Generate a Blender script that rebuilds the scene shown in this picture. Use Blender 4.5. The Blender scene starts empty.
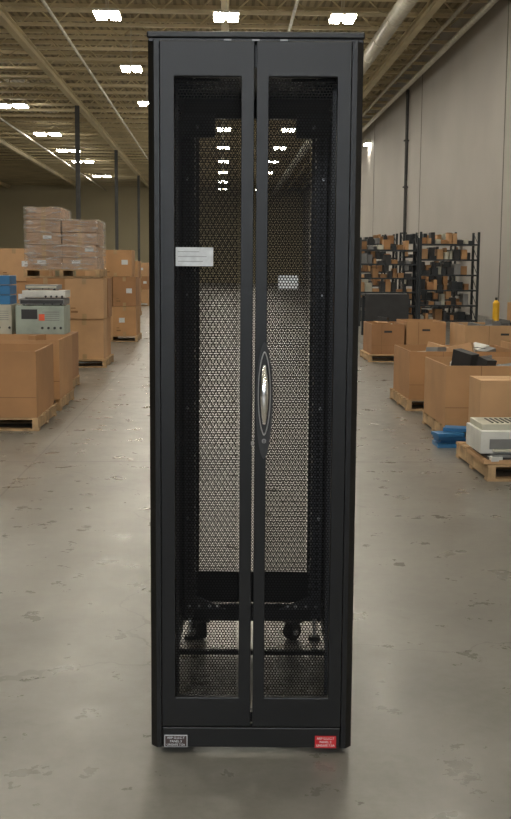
import bpy, math, random
from mathutils import Vector, Matrix, Euler
random.seed(7)
YAW=math.radians(1.83)
sc=bpy.context.scene
try:
    sc.view_settings.view_transform='Standard'
except Exception: pass

# ---------------------------------------------------------------- materials
def new_mat(name):
    m=bpy.data.materials.new(name); m.use_nodes=True
    nt=m.node_tree; b=nt.nodes['Principled BSDF']
    return m,nt,b
def simple(name,col,rough=.6,metal=0,var=.15,scale=6,bump=0,bscale=60,spec=.5):
    m,nt,b=new_mat(name)
    b.inputs['Roughness'].default_value=rough
    b.inputs['Metallic'].default_value=metal
    b.inputs['Specular IOR Level'].default_value=spec
    tc=nt.nodes.new('ShaderNodeTexCoord')
    n=nt.nodes.new('ShaderNodeTexNoise'); n.inputs['Scale'].default_value=scale; n.inputs['Detail'].default_value=5
    nt.links.new(tc.outputs['Object'],n.inputs['Vector'])
    r=nt.nodes.new('ShaderNodeValToRGB')
    r.color_ramp.elements[0].position=.3; r.color_ramp.elements[1].position=.7
    r.color_ramp.elements[0].color=tuple(c*(1-var) for c in col)+(1,)
    r.color_ramp.elements[1].color=tuple(min(1,c*(1+var)) for c in col)+(1,)
    nt.links.new(n.outputs['Fac'],r.inputs['Fac']); nt.links.new(r.outputs['Color'],b.inputs['Base Color'])
    if bump:
        n2=nt.nodes.new('ShaderNodeTexNoise'); n2.inputs['Scale'].default_value=bscale; n2.inputs['Detail'].default_value=3
        nt.links.new(tc.outputs['Object'],n2.inputs['Vector'])
        bp=nt.nodes.new('ShaderNodeBump'); bp.inputs['Strength'].default_value=bump; bp.inputs['Distance'].default_value=.002
        nt.links.new(n2.outputs['Fac'],bp.inputs['Height']); nt.links.new(bp.outputs['Normal'],b.inputs['Normal'])
    return m
def emis(name,col,s):
    m,nt,b=new_mat(name)
    b.inputs['Base Color'].default_value=(.8,.8,.8,1)
    b.inputs['Emission Color'].default_value=col+(1,); b.inputs['Emission Strength'].default_value=s
    return m

POWDER=simple('black_powder_coat',(.0035,.0037,.0042),.32,0,.1,8,.25,900,.45)
MESHM=simple('black_mesh_coat',(.003,.003,.0035),.6,0,.1,8,0,900,.2)
BLACKIN=simple('black_satin_interior',(.009,.009,.010),.4,0,.1,8,spec=.45)
RAILM=simple('rail_satin',(.055,.057,.062),.35,0,.1,8,spec=.5)
RUBBER=simple('black_rubber',(.01,.01,.01),.6)
CHROME=simple('satin_chrome',(.92,.91,.89),.22,1,.02)
STEEL=simple('zinc_steel',(.65,.65,.65),.35,1,.1)
DARKPL=simple('grey_plastic_escutcheon',(.03,.031,.034),.3)
PAPER=simple('label_paper',(.62,.65,.68),.5,0,.12,60)
PAPERB=simple('label_paper_bright',(.88,.9,.9),.5,0,.05,60)
GREYINK=simple('grey_ink',(.35,.37,.4),.6)
RED=simple('red_label',(.55,.02,.03),.4)
WHITEINK=simple('white_ink',(.8,.8,.8),.5)
DARKLAB=simple('dark_label',(.06,.04,.04),.4)
CARDS=[simple('cardboard_%d'%i,c,.75,0,.12,3,.2,40) for i,c in enumerate([(.44,.245,.115),(.39,.205,.09),(.50,.30,.155),(.34,.175,.08)])]
CARDIN=simple('cardboard_inside',(.25,.135,.06),.8)
TAPE=simple('packing_tape',(.45,.31,.17),.25)
WOOD=simple('pallet_wood',(.42,.28,.15),.8,0,.35,9,.3,50)
PINKC=simple('shrinkwrapped_carton_board',(.40,.26,.17),.7,0,.2,5)
WHITEP=simple('white_plastic',(.6,.6,.57),.4)
BEIGE=simple('beige_plastic',(.47,.46,.38),.45)
TEAL=simple('green_grey_enamel',(.33,.38,.33),.4)
BLUE=simple('blue_plastic',(.03,.16,.36),.4)
GREYM=simple('grey_metal',(.22,.22,.22),.4,.3)
DARK=simple('dark_parts',(.03,.03,.032),.5)
YEL=simple('yellow_plastic',(.75,.42,.02),.4)
ORANGE=simple('orange_sticker',(.75,.12,.05),.5)
STLB=simple('dark_shelf_steel',(.035,.04,.045),.45,.4)
BAG=simple('grey_bag',(.3,.32,.33),.3)
JOIST=simple('joist_paint',(.62,.53,.34),.6,0,.15,.5)
COL=simple('column_paint',(.05,.05,.05),.6)
DUCT=simple('galvanised_duct',(.55,.52,.43),.45,.2)
HOUS=simple('fixture_housing',(.6,.57,.47),.5)
LAMP=emis('lamp_lens',(1,.94,.80),72)

def film():
    m,nt,b=new_mat('stretch_film')
    b.inputs['Base Color'].default_value=(.75,.72,.7,1); b.inputs['Roughness'].default_value=.18
    tc=nt.nodes.new('ShaderNodeTexCoord')
    mp=nt.nodes.new('ShaderNodeMapping'); mp.inputs['Scale'].default_value=(3,3,14)
    n=nt.nodes.new('ShaderNodeTexNoise'); n.inputs['Scale'].default_value=2; n.inputs['Detail'].default_value=6
    nt.links.new(tc.outputs['Object'],mp.inputs['Vector']); nt.links.new(mp.outputs[0],n.inputs['Vector'])
    bp=nt.nodes.new('ShaderNodeBump'); bp.inputs['Strength'].default_value=1; bp.inputs['Distance'].default_value=.06
    nt.links.new(n.outputs['Fac'],bp.inputs['Height']); nt.links.new(bp.outputs['Normal'],b.inputs['Normal'])
    mr=nt.nodes.new('ShaderNodeMapRange'); mr.inputs[1].default_value=.45; mr.inputs[2].default_value=.7
    mr.inputs[3].default_value=.05; mr.inputs[4].default_value=.6
    nt.links.new(n.outputs['Fac'],mr.inputs[0]); nt.links.new(mr.outputs[0],b.inputs['Alpha'])
    return m
FILM=film()

def floor_mat():
    m,nt,b=new_mat('polished_concrete'); N=nt.nodes.new; L=nt.links.new
    tc=N('ShaderNodeTexCoord')
    def noise(scale,detail=6,rough=.6,dist=0):
        n=N('ShaderNodeTexNoise'); n.inputs['Scale'].default_value=scale; n.inputs['Detail'].default_value=detail
        n.inputs['Roughness'].default_value=rough; n.inputs['Distortion'].default_value=dist
        L(tc.outputs['Object'],n.inputs['Vector']); return n
    n1=noise(1.1,10,.62,.3); n2=noise(18,6,.75)
    r=N('ShaderNodeValToRGB'); e=r.color_ramp.elements
    e[0].position=.28; e[0].color=(.118,.112,.099,1); e[1].position=.74; e[1].color=(.212,.203,.183,1)
    L(n1.outputs['Fac'],r.inputs['Fac'])
    r2=N('ShaderNodeValToRGB'); e=r2.color_ramp.elements
    e[0].position=.3; e[0].color=(.8,.79,.78,1); e[1].position=.62; e[1].color=(1.06,1.06,1.06,1)
    L(n2.outputs['Fac'],r2.inputs['Fac'])
    mx=N('ShaderNodeMix'); mx.data_type='RGBA'; mx.blend_type='MULTIPLY'; mx.inputs[0].default_value=.85
    L(r.outputs[0],mx.inputs[6]); L(r2.outputs[0],mx.inputs[7])
    n4=noise(4.5,3,.5,1.5)
    r4=N('ShaderNodeValToRGB'); e=r4.color_ramp.elements
    e[0].position=.26; e[0].color=(.6,.59,.57,1); e[1].position=.34; e[1].color=(1,1,1,1)
    L(n4.outputs['Fac'],r4.inputs['Fac'])
    mx4=N('ShaderNodeMix'); mx4.data_type='RGBA'; mx4.blend_type='MULTIPLY'; mx4.inputs[0].default_value=.6
    L(mx.outputs[2],mx4.inputs[6]); L(r4.outputs[0],mx4.inputs[7])
    sx=N('ShaderNodeSeparateXYZ'); L(tc.outputs['Object'],sx.inputs[0])
    def joint(sock,off,per,w):
        a=N('ShaderNodeMath'); a.operation='SUBTRACT'; a.inputs[1].default_value=off; L(sock,a.inputs[0])
        p=N('ShaderNodeMath'); p.operation='PINGPONG'; p.inputs[1].default_value=per/2; L(a.outputs[0],p.inputs[0])
        l=N('ShaderNodeMath'); l.operation='LESS_THAN'; l.inputs[1].default_value=w; L(p.outputs[0],l.inputs[0]); return l
    j1=joint(sx.outputs[0],-1.35,6.0,.006); j2=joint(sx.outputs[1],7.9,6.0,.016)
    mxx=N('ShaderNodeMath'); mxx.operation='MAXIMUM'; L(j1.outputs[0],mxx.inputs[0]); L(j2.outputs[0],mxx.inputs[1])
    nv=noise(1.5,4); va=N('ShaderNodeVectorMath'); va.operation='ADD'
    vs=N('ShaderNodeVectorMath'); vs.operation='SCALE'; vs.inputs['Scale'].default_value=.8
    L(nv.outputs['Color'],vs.inputs[0]); L(tc.outputs['Object'],va.inputs[0]); L(vs.outputs[0],va.inputs[1])
    vo=N('ShaderNodeTexVoronoi'); vo.feature='DISTANCE_TO_EDGE'; vo.inputs['Scale'].default_value=.42
    L(va.outputs[0],vo.inputs['Vector'])
    lt=N('ShaderNodeMath'); lt.operation='LESS_THAN'; lt.inputs[1].default_value=.0028; L(vo.outputs['Distance'],lt.inputs[0])
    lm=N('ShaderNodeMath'); lm.operation='MULTIPLY'; lm.inputs[1].default_value=.65; L(lt.outputs[0],lm.inputs[0])
    mm=N('ShaderNodeMath'); mm.operation='MAXIMUM'; L(mxx.outputs[0],mm.inputs[0]); L(lm.outputs[0],mm.inputs[1])
    ms=N('ShaderNodeMath'); ms.operation='MULTIPLY'; ms.inputs[1].default_value=.7; L(mm.outputs[0],ms.inputs[0])
    m2=N('ShaderNodeMix'); m2.data_type='RGBA'; L(ms.outputs[0],m2.inputs[0]); L(mx4.outputs[2],m2.inputs[6]); m2.inputs[7].default_value=(.03,.027,.024,1)
    L(m2.outputs[2],b.inputs['Base Color'])
    n3=noise(5,6,.65)
    mr=N('ShaderNodeMapRange'); mr.inputs[1].default_value=.3; mr.inputs[2].default_value=.7; mr.inputs[3].default_value=.25; mr.inputs[4].default_value=.36
    L(n3.outputs['Fac'],mr.inputs[0]); L(mr.outputs[0],b.inputs['Roughness'])
    b.inputs['Specular IOR Level'].default_value=.5
    bp=N('ShaderNodeBump'); bp.inputs['Strength'].default_value=.03; bp.inputs['Distance'].default_value=.003
    L(n2.outputs['Fac'],bp.inputs['Height']); L(bp.outputs['Normal'],b.inputs['Normal'])
    return m
FLOOR=floor_mat()
WALLR=simple('painted_tiltup_concrete',(.38,.355,.33),.7,0,.06,.35)
WALLF=simple('painted_far_wall',(.50,.44,.29),.7,0,.07,.2)
WALLB=simple('painted_back_wall',(.10,.10,.10),.7,0,.07,.2)
def deck():
    m,nt,b=new_mat('roof_deck'); N=nt.nodes.new; L=nt.links.new
    tc=N('ShaderNodeTexCoord'); w=N('ShaderNodeTexWave'); w.bands_direction='X'; w.inputs['Scale'].default_value=1.2; w.inputs['Distortion'].default_value=.1
    L(tc.outputs['Object'],w.inputs['Vector'])
    r=N('ShaderNodeValToRGB'); e=r.color_ramp.elements
    e[0].position=.2;e[0].color=(.22,.175,.10,1);e[1].position=.5;e[1].color=(.38,.31,.19,1)
    L(w.outputs['Fac'],r.inputs['Fac']); L(r.outputs[0],b.inputs['Base Color']); b.inputs['Roughness'].default_value=.7
    return m
DECK=deck()

# ---------------------------------------------------------------- mesh builder
class MB:
    def __init__(s): s.v=[];s.f=[];s.m=[];s.mats=[]
    def mi(s,mat):
        if mat not in s.mats: s.mats.append(mat)
        return s.mats.index(mat)
    def box(s,x,y,z,sx,sy,sz,mat,rz=0,rx=0,ry=0):
        R=Euler((rx,ry,rz)).to_matrix() if (rz or rx or ry) else None
        c=Vector((x,y,z+sz/2)); b=len(s.v)
        for i in (-1,1):
            for j in (-1,1):
                for k in (-1,1):
                    p=Vector((i*sx/2,j*sy/2,k*sz/2))
                    if R: p=R@p
                    s.v.append(tuple(c+p))
        k=s.mi(mat)
        for q in ((0,1,3,2),(4,6,7,5),(0,4,5,1),(2,3,7,6),(0,2,6,4),(1,5,7,3)):
            s.f.append(tuple(b+a for a in q)); s.m.append(k)
        return s
    def rng(s,x0,x1,y0,y1,z0,z1,mat):
        return s.box((x0+x1)/2,(y0+y1)/2,z0,abs(x1-x0),abs(y1-y0),z1-z0,mat)
    def cyl(s,p1,p2,r,mat,n=16,r2=None):
        p1=Vector(p1);p2=Vector(p2);a=(p2-p1).normalized()
        u=a.orthogonal().normalized();w=a.cross(u);b=len(s.v);r2=r if r2 is None else r2
        for p,rr in ((p1,r),(p2,r2)):
            for i in range(n):
                t=2*math.pi*i/n+math.pi/n; s.v.append(tuple(p+u*rr*math.cos(t)+w*rr*math.sin(t)))
        k=s.mi(mat)
        for i in range(n):
            j=(i+1)%n; s.f.append((b+i,b+j,b+n+j,b+n+i)); s.m.append(k)
        s.f.append(tuple(b+i for i in reversed(range(n)))); s.m.append(k)
        s.f.append(tuple(b+n+i for i in range(n))); s.m.append(k)
        return s
    def poly(s,pts,y0,y1,mat,flat=False):
        n=len(pts);b=len(s.v);k=s.mi(mat)
        for y in (y0,y1):
            for (x,z) in pts: s.v.append((x,z,y) if flat else (x,y,z))
        for i in range(n):
            j=(i+1)%n; s.f.append((b+i,b+j,b+n+j,b+n+i)); s.m.append(k)
        s.f.append(tuple(b+i for i in range(n))); s.m.append(k)
        s.f.append(tuple(b+n+i for i in reversed(range(n)))); s.m.append(k)
    def done(s,name,loc=(0,0,0),rz=0,parent=None,bevel=0,smooth=False):
        me=bpy.data.meshes.new(name); me.from_pydata(s.v,[],s.f)
        for m in s.mats: me.materials.append(m)
        me.polygons.foreach_set('material_index',s.m)
        if smooth: me.polygons.foreach_set('use_smooth',[True]*len(s.f))
        me.update()
        o=bpy.data.objects.new(name,me); sc.collection.objects.link(o)
        o.location=loc; o.rotation_euler=(0,0,rz)
        if parent: o.parent=parent
        if bevel:
            bv=o.modifiers.new('b','BEVEL'); bv.width=bevel; bv.segments=2; bv.limit_method='ANGLE'
        return o
def empty(name,loc,rz=0):
    e=bpy.data.objects.new(name,None); e.location=loc; e.rotation_euler=(0,0,rz); e.empty_display_size=.1
    sc.collection.objects.link(e); return e
def rloc(x,y,z=0):
    c,s=math.cos(YAW),math.sin(YAW); return (x*c-y*s,x*s+y*c,z)

# ---------------------------------------------------------------- room shell (room frame, yawed)
WR=8.2; WL=-32; Y0=-22; Y1=112; HC=10.2
def room(name,mb): return mb.done(name,(0,0,0),YAW)
room('floor',MB().rng(WL,WR,Y0,Y1,-.3,0,FLOOR))
room('ceiling',MB().rng(WL,WR,Y0,Y1,HC,HC+.2,DECK))
room('wall_right',MB().rng(WR,WR+.3,Y0,Y1,0,HC+.2,WALLR))
room('wall_left',MB().rng(WL-.3,WL,Y0,Y1,0,HC+.2,WALLF))
room('wall_far',MB().rng(WL-.3,WR+.3,Y1,Y1+.3,0,HC+.2,WALLF))
room('wall_back',MB().rng(WL-.3,WR+.3,Y0-.3,Y0,0,HC+.2,WALLB))
mb=MB(); SEAL=simple('joint_sealant',(.17,.155,.14),.8)
for y in (-8,5,18.8,32.4,46,60,74,88): mb.rng(WR-.012,WR,y-.03,y+.03,0,HC-.3,SEAL)
room('trim_1',mb)
mb=MB()
y=16
while y<Y1-1:
    zt=HC-.12; zb=HC-.72
    mb.rng(WL,WR,y-.08,y+.08,zt,HC,JOIST); mb.rng(WL,WR,y-.08,y+.08,zb,zb+.1,JOIST)
    if y<75:
        x=-24 if y>40 else -14
        up=True
        while x<WR-.6:
            p1=(x,y,zb+.04 if up else zt); p2=(x+.6,y,zt if up else zb+.04)
            mb.cyl(p1,p2,.03,JOIST,4); x+=.6; up=not up
    y+=2.05
room('roof_joist_frame',mb)
mb=MB()
for x in (-21,-14,-7,0.1,6.4):
    mb.rng(x-.12,x+.12,Y0,Y1,HC-1.0,HC-.96,JOIST); mb.rng(x-.12,x+.12,Y0,Y1,HC-.72,HC-.68,JOIST); mb.rng(x-.015,x+.015,Y0,Y1,HC-.98,HC-.7,JOIST)
room('roof_girder_set',mb)
mb=MB()
mb.cyl((5.2,Y0,HC-1.3),(5.2,Y1,HC-1.3),.24,DUCT,20)
for y in range(10,100,3): mb.cyl((5.2,y,HC-1.3),(5.2,y+.06,HC-1.3),.26,DUCT,20)
room('ventilation_duct',mb)
mb=MB()
for x,z,r in ((7.7,HC-1.2,.1),(7.2,HC-.95,.06),(-5.2,HC-1.1,.05),(2.2,HC-1.05,.05),(-11.5,HC-1.1,.06)):
    mb.cyl((x,Y0,z),(x,Y1,z),r,DUCT,10)
room('ceiling_pipe_run',mb)
for i,(x,y) in enumerate(((-7,55),(-7,75),(-7,95),(-21,55),(-21,75))):
    mb=MB(); mb.rng(-.1,.1,-.13,-.1,0,HC-.95,COL).rng(-.1,.1,.1,.13,0,HC-.95,COL).rng(-.015,.015,-.1,.1,0,HC-.95,COL).rng(-.2,.2,-.2,.2,0,.03,COL)
    mb.done('steel_column',rloc(x,y),YAW)
mb=MB(); mb.cyl((WR-.1,49,0),(WR-.1,49,HC-1),.07,COL,10)
for z in (1,3,5,7): mb.rng(WR-.22,WR,48.9,49.1,z,z+.06,COL)
room('wall_drain_pipe',mb)
def fixture_mesh(w,hang,l):
    mb=MB(); mb.rng(-w/2,w/2,-l,l,.06,.12,HOUS)
    for sx in (-1,1):
        x0,x1=sorted((sx*w*.09,sx*w*.46))
        mb.rng(x0,x1,-l+.02,l-.02,0,.06,LAMP)
    for y in (-.3,.3):
        mb.rng(-.01,.01,y-.01,y+.01,.12,hang-.01,HOUS)
    return mb
def fixtures(rows,ys,w,z,l):
    me=None
    for x in rows:
        for y in ys:
            loc=rloc(x,y,z)
            if me is None:
                o=fixture_mesh(w,HC-z,l).done('high_bay_light',loc,YAW); me=o.data
            else:
                o=bpy.data.objects.new('high_bay_light',me); o.location=loc; o.rotation_euler=(0,0,YAW); sc.collection.objects.link(o)
fixtures((-3.2,.12,3.4),[-17.2,-9,-.8,7.4,15.6,23.8,32,40.3,48.6,57,65.4,73.8,82,90.5,99],.72,8.37,.47)
fixtures((-10.4,),[0,11.5,23,34,45,56.3,67.7,77,84.7,97.8],1.6,9.3,.5)
mb=MB(); mb.rng(-.3,0,-.5,.5,-.08,.1,HOUS).rng(-.28,-.02,-.45,.45,-.13,-.08,LAMP)
mb.done('wall_light',rloc(WR,62,8.4),YAW)

# ---------------------------------------------------------------- server rack
RX,RY=-.006,3.03
rack=empty('server_rack',(RX,RY,0))
def part(mb,name,**k): return mb.done(name,parent=rack,**k)
def hexmesh(name,x0,x1,z0,z1,y,p=.0085,fr=.72):
    R=p/math.sqrt(3); r=R*fr
    v=[];f=[]
    ang=[math.radians(60*i+30) for i in range(6)]
    nr=int((z1-z0)/(p*.8660254))+1; nc=int((x1-x0)/p)+1
    for j in range(nr):
        for i in range(nc):
            cx=x0+i*p+(p/2 if j%2 else 0); cz=z0+j*p*.8660254
            b=len(v)
            for rr in (R,r):
                for a in ang: v.append((min(max(cx+rr*math.cos(a),x0-.006),x1+.012),y,cz+rr*math.sin(a)))
            for k in range(6):
                l=(k+1)%6; f.append((b+k,b+l,b+6+l,b+6+k))
    me=bpy.data.meshes.new(name); me.from_pydata(v,[],f); me.materials.append(MESHM)
    o=bpy.data.objects.new(name,me); sc.collection.objects.link(o); o.parent=rack; return o
ZT,ZB=1.90,.172
def door(name,xo,xm0,xm1,xi):
    mb=MB(); y0,y1=-.004,.022
    a,b=min(xo,xm0),max(xo,xm0); c,d=min(xi,xm1),max(xi,xm1)
    X0,X1=min(a,c),max(b,d); I0,I1=(b,c) if b<c else (d,a)
    Z0,Z1=.083,1.995
    k=mb.mi(POWDER)
    for y in (y0,y1):
        for (x,z) in ((X0,Z0),(X1,Z0),(X1,Z1),(X0,Z1),(I0,ZB),(I1,ZB),(I1,ZT),(I0,ZT)): mb.v.append((x,y,z))
    for i in range(4):
        j=(i+1)%4
        mb.f+= [(i,j,4+j,4+i),(8+i,12+i,12+j,8+j),(i,8+i,8+j,j),(4+i,4+j,12+j,12+i)]; mb.m+=[k]*4
    part(mb,name,bevel=.003)
    hexmesh(name+'_perforated_mesh',I0-.002,I1-.006,ZB,ZT,.012)
door('door_left',-.2565,-.217,-.038,-.003)
door('door_right',.2565,.219,.036,.003)
for sgn,n in ((-1,'left'),(1,'right')):
    mb=MB(); k=.2582
    pts=[(k,-.002),(.272,-.002),(.289,.016),(.290,.05),(k,.05)]
    n5=len(pts)
    for z in (.02,1.998):
        for (x,y) in pts: mb.v.append((sgn*x,y,z))
    mi=mb.mi(POWDER)
    for i in range(n5):
        j=(i+1)%n5; mb.f.append((i,j,n5+j,n5+i)); mb.m.append(mi)
    mb.f.append(tuple(range(n5))); mb.f.append(tuple(range(n5,2*n5))); mb.m+= [mi,mi]
    part(mb,'corner_trim_'+n)
    part(MB().rng(sgn*.284,sgn*.290,.05,1.05,.07,1.998,POWDER),'side_panel_'+n)
mb=MB(); mb.rng(-.2905,.2905,-.006,1.08,2.0,2.018,POWDER); part(mb,'top_cap',bevel=.004)
mb=MB(); mb.rng(-.257,.257,.0,.03,.02,.080,POWDER); part(mb,'base_panel',bevel=.003)
mb=MB()
for x in (-.075,.0,.075): mb.rng(x-.010,x+.010,-.006,-.003,1.993,1.9975,GREYM)
part(mb,'door_latch_tabs')
def oval(cx,cz,hw,hh,n=40,p=1.25):
    out=[]
    for i in range(n):
        t=2*math.pi*i/n; c,s=math.cos(t),math.sin(t)
        out.append((cx+hw*math.copysign(abs(c)**p,c),cz+hh*s))
    return out
HX=.0300
mb=MB(); mb.poly(oval(HX,1.03,.0215,.160,p=1.25),-.012,-.003,DARKPL); part(mb,'handle_escutcheon',bevel=.002)
cu=bpy.data.curves.new('handle_ring','CURVE'); cu.dimensions='3D'; cu.bevel_depth=.0018; cu.bevel_resolution=3
sp=cu.splines.new('POLY'); pts=oval(HX,1.05,.0165,.115,48); sp.points.add(len(pts)-1)
for i,(x,z) in enumerate(pts): sp.points[i].co=(x,-.0135,z,1)
sp.use_cyclic_u=True; cu.materials.append(STEEL)
o=bpy.data.objects.new('handle_ring',cu); sc.collection.objects.link(o); o.parent=rack
mb=MB(); segs=24;n=16;k=mb.mi(CHROME)
for i in range(segs+1):
    t=i/segs; z=.965+.165*t; yb=-.014-.024*math.sin(math.pi*t); rx=.004+.0075*math.sin(math.pi*t)**.8; ry=.004
    for j in range(n):
        a=2*math.pi*j/n; mb.v.append((HX+rx*math.cos(a),yb+ry*math.sin(a),z))
for i in range(segs):
    for j in range(n):
        l=(j+1)%n; mb.f.append((i*n+j,i*n+l,(i+1)*n+l,(i+1)*n+j)); mb.m.append(k)
mb.f.append(tuple(range(n))); mb.f.append(tuple(range(segs*n,segs*n+n))); mb.m+=[k,k]
part(mb,'handle_lever',smooth=True)
mb=MB(); mb.cyl((HX,-.012,.918),(HX,-.018,.918),.006,GREYM,20); mb.rng(HX-.001,HX+.001,-.019,-.0179,.913,.923,DARK); part(mb,'key_lock')
mb=MB(); mb.rng(-.006,.002,-.0065,-.0045,.905,.915,GREYM); part(mb,'door_catch')
def rail(mb,x,y,w,z0,z1,pitch=.0222,hole=.011,mat=None):
    mat=mat or RAILM
    mb.rng(x-w/2,x-hole/2,y,y+.002,z0,z1,mat); mb.rng(x+hole/2,x+w/2,y,y+.002,z0,z1,mat)
    z=z0
    while z<z1: mb.rng(x-hole/2,x+hole/2,y,y+.002,z,min(z+pitch-hole,z1),mat); z+=pitch
mb=MB()
for s in (-1,1):
    for y in (.1,.86):
        rail(mb,s*.231,y,.034,.13,1.9)
        mb.rng(s*.2475,s*.2495,y,y+.05,.13,1.9,BLACKIN)
part(mb,'mounting_rails')
mb=MB()
for s in (-1,1):
    for y in (.05,.98):
        mb.rng(s*.262,s*.282,y,y+.05,.06,1.99,BLACKIN)
    for z in (.13,.75,1.35,1.90):
        mb.rng(s*.258,s*.28,.1,.98,z,z+.035,BLACKIN)
    mb.rng(s*.255,s*.28,.04,1.05,.075,.13,BLACKIN)
    for y in (.3,.5,.68):
        mb.rng(s*.27,s*.282,y,y+.035,.13,1.93,RAILM)
mb.rng(-.28,.28,.03,.06,1.93,1.995,BLACKIN).rng(-.28,.28,1.0,1.03,1.925,1.995,BLACKIN)
mb.rng(-.28,.28,.04,.07,.08,.11,BLACKIN)
mb.rng(-.28,.28,.63,.65,.07,.085,BLACKIN)
mb.rng(-.28,.28,1.0,1.03,.07,.13,BLACKIN)
mb.rng(-.285,.285,.0,1.04,1.992,1.999,BLACKIN)
for s in (-1,1):
    mb.rng(s*.14,s*.255,.85,.87,1.84,1.92,RAILM)
    mb.rng(s*.10,s*.255,.10,.12,1.905,1.93,BLACKIN)
    mb.poly([(s*.255,.13),(s*.255,.2),(s*.10,.13)],.95,.96,RAILM)
    mb.poly([(s*.28,.05),(s*.12,.05),(s*.13,.08),(s*.25,.16),(s*.25,.62),(s*.28,.62)],.055,.075,BLACKIN,flat=True)
part(mb,'frame')
mb=MB()
for s in (-1,1):
    for dx in (.13,.16,.2,.235):
        mb.cyl((s*dx,.948,.145),(s*dx,.940,.145),.006,STEEL,8)
    for dz in (.5,.9,1.3,1.7): mb.cyl((s*.236,.858,dz),(s*.236,.850,dz),.005,STEEL,8)
    mb.cyl((s*.2,.85,1.875),(s*.2,.84,1.875),.007,STEEL,10)
    mb.cyl((s*.17,.10,1.918),(s*.17,.094,1.918),.007,STEEL,10)
part(mb,'frame_bolts')
mb=MB()
for s in (-1,1):
    mb.rng(s*.212,s*.2135,.865,.95,.2,1.88,BLACKIN)
    for i in range(70): mb.rng(s*.202,s*.213,.86,.864,.22+i*.0235,.22+i*.0235+.010,RAILM)
part(mb,'cable_channels')
mb=MB(); y0,y1=1.045,1.065
mb.rng(-.28,-.205,y0,y1,.13,1.99,POWDER).rng(.205,.28,y0,y1,.13,1.99,POWDER).rng(-.205,.205,y0,y1,1.93,1.99,POWDER).rng(-.205,.205,y0,y1,.13,.25,POWDER)
part(mb,'rear_door')
hexmesh('rear_door_perforated_mesh',-.207,.198,.25,1.93,1.055,.0076,.68)
mb=MB()
for x in (-.235,.235):
    for y in (.06,1.0):
        mb.cyl((x,y,.012),(x,y,.08),.008,STEEL,10); mb.cyl((x,y,0),(x,y,.014),.022,RUBBER,16)
part(mb,'levelling_feet')
for i,(x,y,a) in enumerate(((-.2,1.0,.5),(.15,1.0,-.9),(-.2,.2,.3),(.2,.2,-.4))):
    mb=MB(); dx,dy=math.cos(a)*.016,math.sin(a)*.016
    mb.cyl((x-dx,y-dy,.032),(x+dx,y+dy,.032),.032,RUBBER,24)
    for q in (-1.35,1.35): mb.cyl((x+dx*q,y+dy*q,.032),(x+dx*q*1.15,y+dy*q*1.15,.032),.012,STEEL,12)
    for q in (-1.25,1.25): mb.box(x+dx*q,y+dy*q,.028,.004,.03,.05,DARK,rz=a)
    mb.box(x,y,.07,.06,.06,.008,DARK,rz=a)
    part(mb,'caster_%d'%(i+1))
def text(t,x,z,size,y,mat,parent,name,rot=(math.pi/2,0,0)):
    cu=bpy.data.curves.new(name,'FONT'); cu.body=t; cu.size=size; cu.align_x='CENTER'; cu.align_y='CENTER'; cu.materials.append(mat); cu.extrude=.0001
    cu.offset=.0001
    o=bpy.data.objects.new(name,cu); o.location=(x,y,z); o.rotation_euler=rot; sc.collection.objects.link(o); o.parent=parent; return o
part(MB().rng(-.214,-.112,-.007,-.0045,1.398,1.449,PAPER),'paper_label_door')
mb=MB()
for i,(a,b) in enumerate(((-.208,-.15),(-.208,-.13),(-.208,-.14))): mb.rng(a,b,-.0076,-.007,1.436-i*.013,1.438-i*.013,GREYINK)
part(mb,'paper_label_door_print')
part(MB().rng(.066,.121,.0135,.0145,1.337,1.375,PAPERB),'paper_label_door_inner')
part(MB().rng(-.250,-.184,-.003,-.001,.021,.057,PAPER).rng(-.248,-.186,-.004,-.0028,.023,.055,DARKLAB),'panel_label_dark')
part(MB().rng(.184,.245,-.003,-.001,.021,.057,RED),'panel_label_red')
for i,t in enumerate(("ARP G.U.C.T","PANEL 3","UNSAFE 7.5A")):
    text(t,-.217,.0495-i*.0105,.0092,-.0045,PAPER,rack,'label_text_a%d'%i)
for i,t in enumerate(("ARP G.U.C.T","PANEL 2","UNSAFE 7.5A")):
    text(t,.2145,.0495-i*.0105,.0092,-.0035,WHITEINK,rack,'label_text_b%d'%i)

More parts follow.
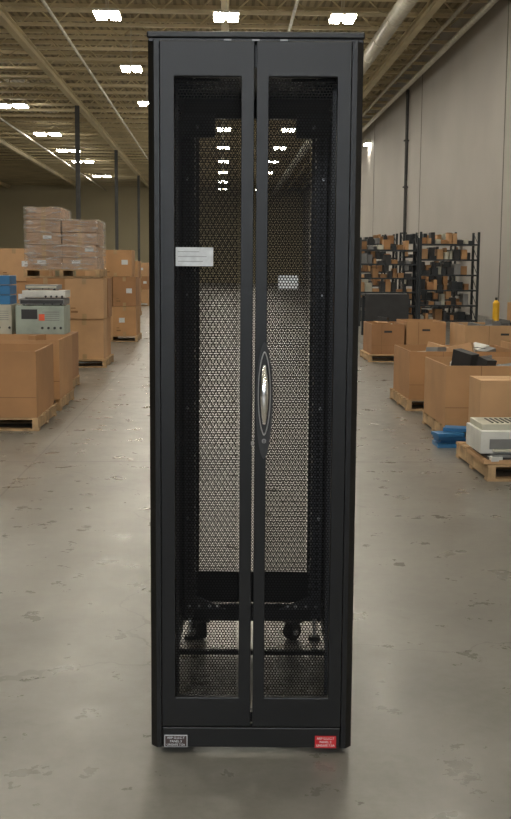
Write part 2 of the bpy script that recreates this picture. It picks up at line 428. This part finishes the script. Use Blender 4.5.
# ---------------------------------------------------------------- goods
def pallet(x,y,w,d,z=0,rz=YAW,name='wooden_pallet',mat=None):
    mat=mat or WOOD
    mb=MB()
    for sx in (-1,0,1): mb.rng(sx*(w/2-.03)-.025,sx*(w/2-.03)+.025,-d/2,d/2,.018,.098,mat)
    n=7
    for i in range(n):
        yy=-d/2+.05+(d-.1)*i/(n-1); mb.rng(-w/2,w/2,yy-.045,yy+.045,.098,.115,mat)
    for yy in (-d/2+.05,0,d/2-.05): mb.rng(-w/2,w/2,yy-.045,yy+.045,0,.018,mat)
    return mb.done(name,(x,y,z),rz)
def carton_mb(mb,x,y,z,w,d,h,ci=None,label=True,mat=None,print_=True):
    m=mat or CARDS[random.randrange(4) if ci is None else ci]
    mb.rng(x-w/2,x+w/2,y-d/2,y+d/2,z,z+h,m)
    mb.rng(x-.03,x+.03,y-d/2-.002,y+d/2+.002,z+h-.08,z+h+.002,TAPE)
    mb.rng(x-.03,x+.03,y-d/2-.002,y-d/2+.002,z,z+.07,TAPE)
    mb.rng(x-w/2+.004,x+w/2-.004,y-.003,y+.003,z+h,z+h+.0015,CARDIN)
    if label: 
        lx=x+random.uniform(-.3,.25)*w; mb.rng(lx,lx+min(.12,w*.25),y-d/2-.003,y-d/2,z+h*.45,z+h*.45+min(.09,h*.3),PAPER)
    if print_:
        lx=x-w*.35; mb.rng(lx,lx+w*.18,y-d/2-.0025,y-d/2,z+h*.15,z+h*.2,CARDIN); mb.rng(lx,lx+w*.12,y-d/2-.0025,y-d/2,z+h*.25,z+h*.28,CARDIN)
def carton(x,y,z,w,d,h,rz=YAW,ci=None,name='cardboard_box',**k):
    mb=MB(); carton_mb(mb,0,0,0,w,d,h,ci,**k); return mb.done(name,(x,y,z),rz,bevel=.006)
def junk(mb,w,d,z0,h,n,mats):
    for i in range(n):
        a=random.uniform(.08,.26);b=random.uniform(.08,.26);c=random.uniform(.05,.2)
        x=random.uniform(-w/2+.18,w/2-.18); y=random.uniform(-d/2+.18,d/2-.18); z=random.uniform(z0,h-.12)
        mb.box(x,y,z,a,b,c,random.choice(mats),rz=random.uniform(0,3),rx=random.uniform(-.3,.3),ry=random.uniform(-.3,.3))
def bin_(x,y,z,w,d,h,rz=YAW,ci=0,fill=.7,n=26,mats=None,name='open_cardboard_bin',label=False,seam=True):
    mb=MB(); t=.014; m=CARDS[ci]
    mb.rng(-w/2,w/2,-d/2,-d/2+t,0,h,m).rng(-w/2,w/2,d/2-t,d/2,0,h,m)
    mb.rng(-w/2,-w/2+t,-d/2+t,d/2-t,0,h,m).rng(w/2-t,w/2,-d/2+t,d/2-t,0,h,m)
    mb.rng(-w/2+t,w/2-t,-d/2+t,d/2-t,0,.02,CARDIN)
    mb.rng(-w/2+t,w/2-t,-d/2+t,d/2-t,.02,max(.05,h*fill-.2),DARK)
    mb.rng(-.06,.06,-d/2-.002,-d/2,h*.72,h*.72+.03,DARK)
    if seam: mb.rng(-w/2,w/2,-d/2-.0015,-d/2,h*.3,h*.3+.006,CARDIN); mb.rng(-w*.2,-w*.2+.006,-d/2-.0015,-d/2,0,h,CARDIN)
    if label: mb.rng(w*.1,w*.3,-d/2-.003,-d/2,h*.4,h*.62,PAPER)
    junk(mb,w,d,max(.03,h*fill-.25),h+.02,n,mats or [DARK,GREYM,BEIGE,CARDS[1],DARK,WHITEP])
    return mb.done(name,(x,y,z),rz)

P=.116
pallet(-2.40,9.85,1.05,1.05); bin_(-2.38,9.82,P,.98,.98,.57,ci=1,fill=.55,n=10)
pallet(-2.45,11.2,1.05,1.0); bin_(-2.43,11.15,P,1.0,.95,.58,ci=0,fill=.6,n=12)
pallet(-2.66,12.75,1.1,.95); carton(-2.66,12.75,P,1.08,.9,.52,ci=3,label=False)
zt=P+.525
def instrument(name,x,y,z,w,d,h,body,face,knobs=4,sticker=False):
    mb=MB(); mb.rng(-w/2,w/2,-d/2,d/2,.01,h,body)
    mb.rng(-w/2+.012,w/2-.012,-d/2-.006,-d/2,.022,h-.012,face)
    for sx in (-1,1):
        for sy in (-1,1): mb.cyl((sx*(w/2-.04),sy*(d/2-.04),0),(sx*(w/2-.04),sy*(d/2-.04),.012),.015,RUBBER,8)
    if h>.15:
        mb.rng(-w*.38,-w*.05,-d/2-.009,-d/2-.005,h*.55,h*.88,DARK)
        for i in range(5): mb.rng(w*.05,w*.4,-d/2-.009,-d/2-.005,h*.5+i*h*.07,h*.5+i*h*.07+.006,GREYM)
    for i in range(knobs):
        kx=w*(.05+.38*i/max(1,knobs-1)); mb.cyl((kx,-d/2-.005,h*.25),(kx,-d/2-.022,h*.25),min(.014,h*.14),DARK,12)
    if sticker: mb.rng(-w*.02,w*.1,-d/2-.012,-d/2-.0095,h*.5,h*.72,ORANGE)
    return mb.done(name,(x,y,z),YAW,bevel=.004)
instrument('test_instrument',-2.43,12.6,zt,.54,.5,.33,TEAL,TEAL,4,True)
instrument('rackmount_unit',-2.41,12.6,zt+.332,.50,.45,.075,GREYM,DARK,3)
instrument('rackmount_unit',-2.39,12.6,zt+.41,.48,.42,.09,WHITEP,WHITEP,4)
instrument('rackmount_unit',-2.42,12.6,zt+.502,.36,.36,.06,GREYM,BEIGE,3)
instrument('computer_tower',-2.9,12.6,zt,.3,.5,.34,BEIGE,BEIGE,2)
mb=MB()
for i in range(3): mb.rng(-.15,.15,-.2,.2,i*.11,i*.11+.1,BLUE).rng(-.12,.02,-.203,-.2,i*.11+.03,i*.11+.07,PAPER)
mb.done('blue_tote_stack',(-2.92,12.6,zt+.342),YAW,bevel=.005)
def stack(name,x,y,w,d,z0,layers,nx,ny,lh,mat=None,ci=None,film=False,drop=0,label=True):
    e=empty(name,(x,y,0),YAW); mb=MB(); cw,cd=w/nx,d/ny
    for l in range(layers):
        for i in range(nx):
            if l>=layers-drop and i>=nx-1: continue
            for j in range(ny):
                jx,jy=random.uniform(-.012,.012),random.uniform(-.015,.015)
                carton_mb(mb,-w/2+cw*(i+.5)+jx,-d/2+cd*(j+.5)+jy,z0+l*lh,cw-.014,cd-.014,lh-.006,ci=ci if ci is not None else None,mat=mat,label=label and random.random()<.6)
    mb.done('cartons',parent=e,bevel=.004)
    if film:
        m2=MB(); t=z0+layers*lh+.01; q=.022
        xs=w/2-cw if drop else w/2
        m2.rng(-w/2-q,xs+q*.5,-d/2-q,d/2+q,z0,t,FILM)
        if drop: m2.rng(xs+q*.5,w/2+q,-d/2-q,d/2+q,z0,t-drop*lh,FILM)
        m2.done('stretch_film',parent=e)
    return e
pallet(-2.70,16.0,1.15,1.1)
stack('cardboard_box_stack',-2.70,16.0,1.1,1.05,P,2,2,2,.57,ci=None)
pallet(-2.74,16.0,1.06,1.05,z=P+1.143)
stack('shrinkwrapped_carton_pallet',-2.74,16.0,.98,1.0,P*2+1.145,5,2,2,.17,mat=PINKC,film=True,drop=1)
pallet(-2.78,21.6,1.0,1.1); stack('cardboard_box_stack',-2.76,21.6,.9,1.0,P,2,2,2,.56); carton(-2.70,21.5,P+1.125,.62,.8,.5,ci=0)
pallet(-4.2,18.4,1.1,1.1); stack('cardboard_box_stack',-4.2,18.4,1.05,1.0,P,3,2,2,.53)
for (x,y,l,h) in ((-3.6,27,3,.42),(-4.0,33,3,.5),(-5.0,28,2,.5),(-6.2,24,3,.42),(-6.6,33,3,.5),(-8.5,36,3,.52),(-5.6,38,4,.42),(-4.6,42,3,.5),(-10,32,3,.5),(-12,40,4,.45),(-9.5,28,2,.6)):
    pallet(x,y,1.1,1.1); stack('cardboard_box_stack',x,y,1.05,1.05,P,l,2,2,h)
pallet(-4.1,14.6,1.1,1.1); bin_(-4.1,14.6,P,1.05,1.05,.8,ci=2,fill=.8)
# right side
pallet(2.03,7.72,1.0,1.0)
mb=MB()
mb.rng(-.28,.28,-.22,.22,.0,.15,WHITEP).rng(-.26,.26,-.16,.2,.15,.19,BEIGE).rng(-.22,.1,-.228,-.22,.03,.1,GREYM)
for i in range(7): mb.rng(-.18+i*.035,-.165+i*.035,-.1,.12,.19,.196,DARK)
mb.rng(.13,.24,-.14,-.02,.19,.2,DARK); mb.rng(-.2,.2,-.26,-.22,.015,.03,BEIGE)
mb.done('desktop_printer',(1.78,7.5,P+.062),YAW,bevel=.008)
mb=MB(); mb.rng(-.3,.32,-.26,.25,0.001,.028,CARDS[2]).rng(-.27,.3,-.24,.2,.028,.045,DARK).rng(-.24,.26,-.25,.2,.045,.06,GREYM)
mb.box(-.22,-.235,.02,.08,.06,.03,WHITEP,rz=.3)
mb.done('flattened_carton_pile',(1.81,7.47,P+.001),YAW)
carton(1.99,8.0,P,.78,.36,.50,ci=2,label=False)
pallet(2.05,9.55,1.0,1.0,mat=None); bin_(2.03,9.5,P,.96,.95,.5,ci=0,fill=.85,n=24,mats=[WHITEP,GREYM,DARK,BEIGE,DARK],label=True)
mb=MB(); mb.rng(-.14,.14,-.12,.12,0,.03,BLUE)
for i in range(4): mb.box(random.uniform(-.05,.05),random.uniform(-.05,.05),.03+i*.03,.22,.16,.025,BLUE,rz=random.uniform(-.4,.4))
mb.done('blue_tray_stack',(1.58,8.72,0),YAW)
pallet(2.06,11.45,1.15,1.1); bin_(2.06,11.4,P,1.1,1.0,.48,ci=1,fill=.95,n=26,mats=[WHITEP,WHITEP,GREYM,DARK,CARDS[2]])
pallet(3.3,11.9,1.1,1.1); bin_(3.3,11.9,P,1.05,1.05,.5,ci=0,fill=.9)
pallet(3.15,10.2,1.0,1.0); bin_(3.15,10.2,P,.98,.98,.55,ci=2,fill=.9)
pallet(2.3,17.3,1.2,1.1); bin_(2.0,17.3,P,.5,1.0,.46,ci=3,fill=.9,n=8); bin_(2.58,17.3,P,.6,1.0,.5,ci=0,fill=.9,n=8)
pallet(3.55,16.3,1.2,1.1); bin_(3.55,16.3,P,1.15,1.05,.5,ci=2,fill=1.05,n=40,mats=[BAG,GREYM,DARK,BAG])
pallet(4.9,16.6,1.2,1.1); bin_(4.9,16.6,P,1.15,1.05,.5,ci=0,fill=.95,n=20)
mb=MB(); mb.cyl((0,0,0),(0,0,.26),.05,YEL,20); mb.cyl((0,0,.26),(0,0,.3),.05,YEL,20,.02); mb.cyl((0,0,.3),(0,0,.34),.02,DARK,12)
mb.done('yellow_bottle',(3.54,16.3,P+.55),0)
mb=MB(); mb.rng(-.45,.45,-.4,.4,.86,.9,DARK).rng(-.46,.46,-.41,-.4,.35,.9,DARK)
for sx in (-.4,.4):
    for sy in (-.35,.35): mb.rng(sx-.03,sx+.03,sy-.03,sy+.03,0,.86,STLB)
mb.done('black_covered_table',(2.72,23.5,0),YAW)
def shelf(x,y,w,d,h,levels):
    e=empty('metal_shelving_unit',(x,y,0),YAW); mb=MB()
    for sx in (-1,1):
        for sy in (-1,1): mb.rng(sx*w/2-.03,sx*w/2+.03,sy*d/2-.02,sy*d/2+.02,0,h,STLB)
        for i in range(levels):
            z=.12+(h-.45)*i/(levels-1)
            mb.cyl((sx*w/2,-d/2,z),(sx*w/2,d/2,min(h,z+.35)),.012,STLB,4)
    for i in range(levels):
        z=.12+(h-.45)*i/(levels-1); mb.rng(-w/2,w/2,-d/2,d/2,z,z+.04,STLB)
    mb.done('frame',parent=e)
    mb=MB(); gap=(h-.45)/(levels-1)
    for i in range(levels):
        z=.16+(h-.45)*i/(levels-1); xx=-w/2+.05
        while xx<w/2-.2:
            a=random.uniform(.06,.18); c=random.uniform(.06,gap*.75)
            mb.rng(xx,xx+a,-d*random.uniform(.2,.42),d*.3,z,z+c,random.choice([DARK,DARK,CARDS[1],CARDS[3],CARDIN,STLB,CARDS[0],DARK,CARDIN,CARDS[2],BEIGE,GREYM,STLB])); xx+=a+random.uniform(.005,.05)
    mb.done('stored_parts',parent=e)
shelf(3.3,28,1.45,.6,2.2,6); shelf(4.8,28,1.45,.6,2.35,6)
shelf(3.3,32.5,1.5,.6,2.45,6); shelf(5.0,32.5,1.5,.6,2.5,6)
shelf(3.6,38,1.5,.6,2.6,6); shelf(6.3,38,1.5,.6,2.6,6)
for (x,y,l,h) in ((6.2,19.5,1,.5),(6.1,24,1,.6)):
    pallet(x,y,1.1,1.1); stack('cardboard_box_stack',x,y,1.05,1.05,P,l,2,2,h)

# ---------------------------------------------------------------- world, lamps, camera
w=bpy.data.worlds.new('World'); sc.world=w; w.use_nodes=True
w.node_tree.nodes['Background'].inputs[0].default_value=(.8,.85,1,1); w.node_tree.nodes['Background'].inputs[1].default_value=.2
ld=bpy.data.lights.new('added_fill_light','AREA'); ld.shape='RECTANGLE'; ld.size=3; ld.size_y=2; ld.energy=380; ld.color=(.85,.92,1)  # added soft fill behind the camera for the rack front, no real fixture
lo=bpy.data.objects.new('added_fill_light',ld); lo.location=(-1.5,-9,4.2); lo.rotation_euler=(math.radians(78),0,math.radians(-8)); sc.collection.objects.link(lo)

cd=bpy.data.cameras.new('camera'); cd.sensor_fit='VERTICAL'; cd.sensor_height=36; cd.lens=1100/819*36; cd.clip_end=400
co=bpy.data.objects.new('camera',cd); sc.collection.objects.link(co)
co.matrix_world=Matrix.Translation((0,0,1.39))@Matrix.Rotation(math.radians(90-7.25),4,'X')@Matrix.Rotation(math.radians(.4),4,'Z')
sc.camera=co
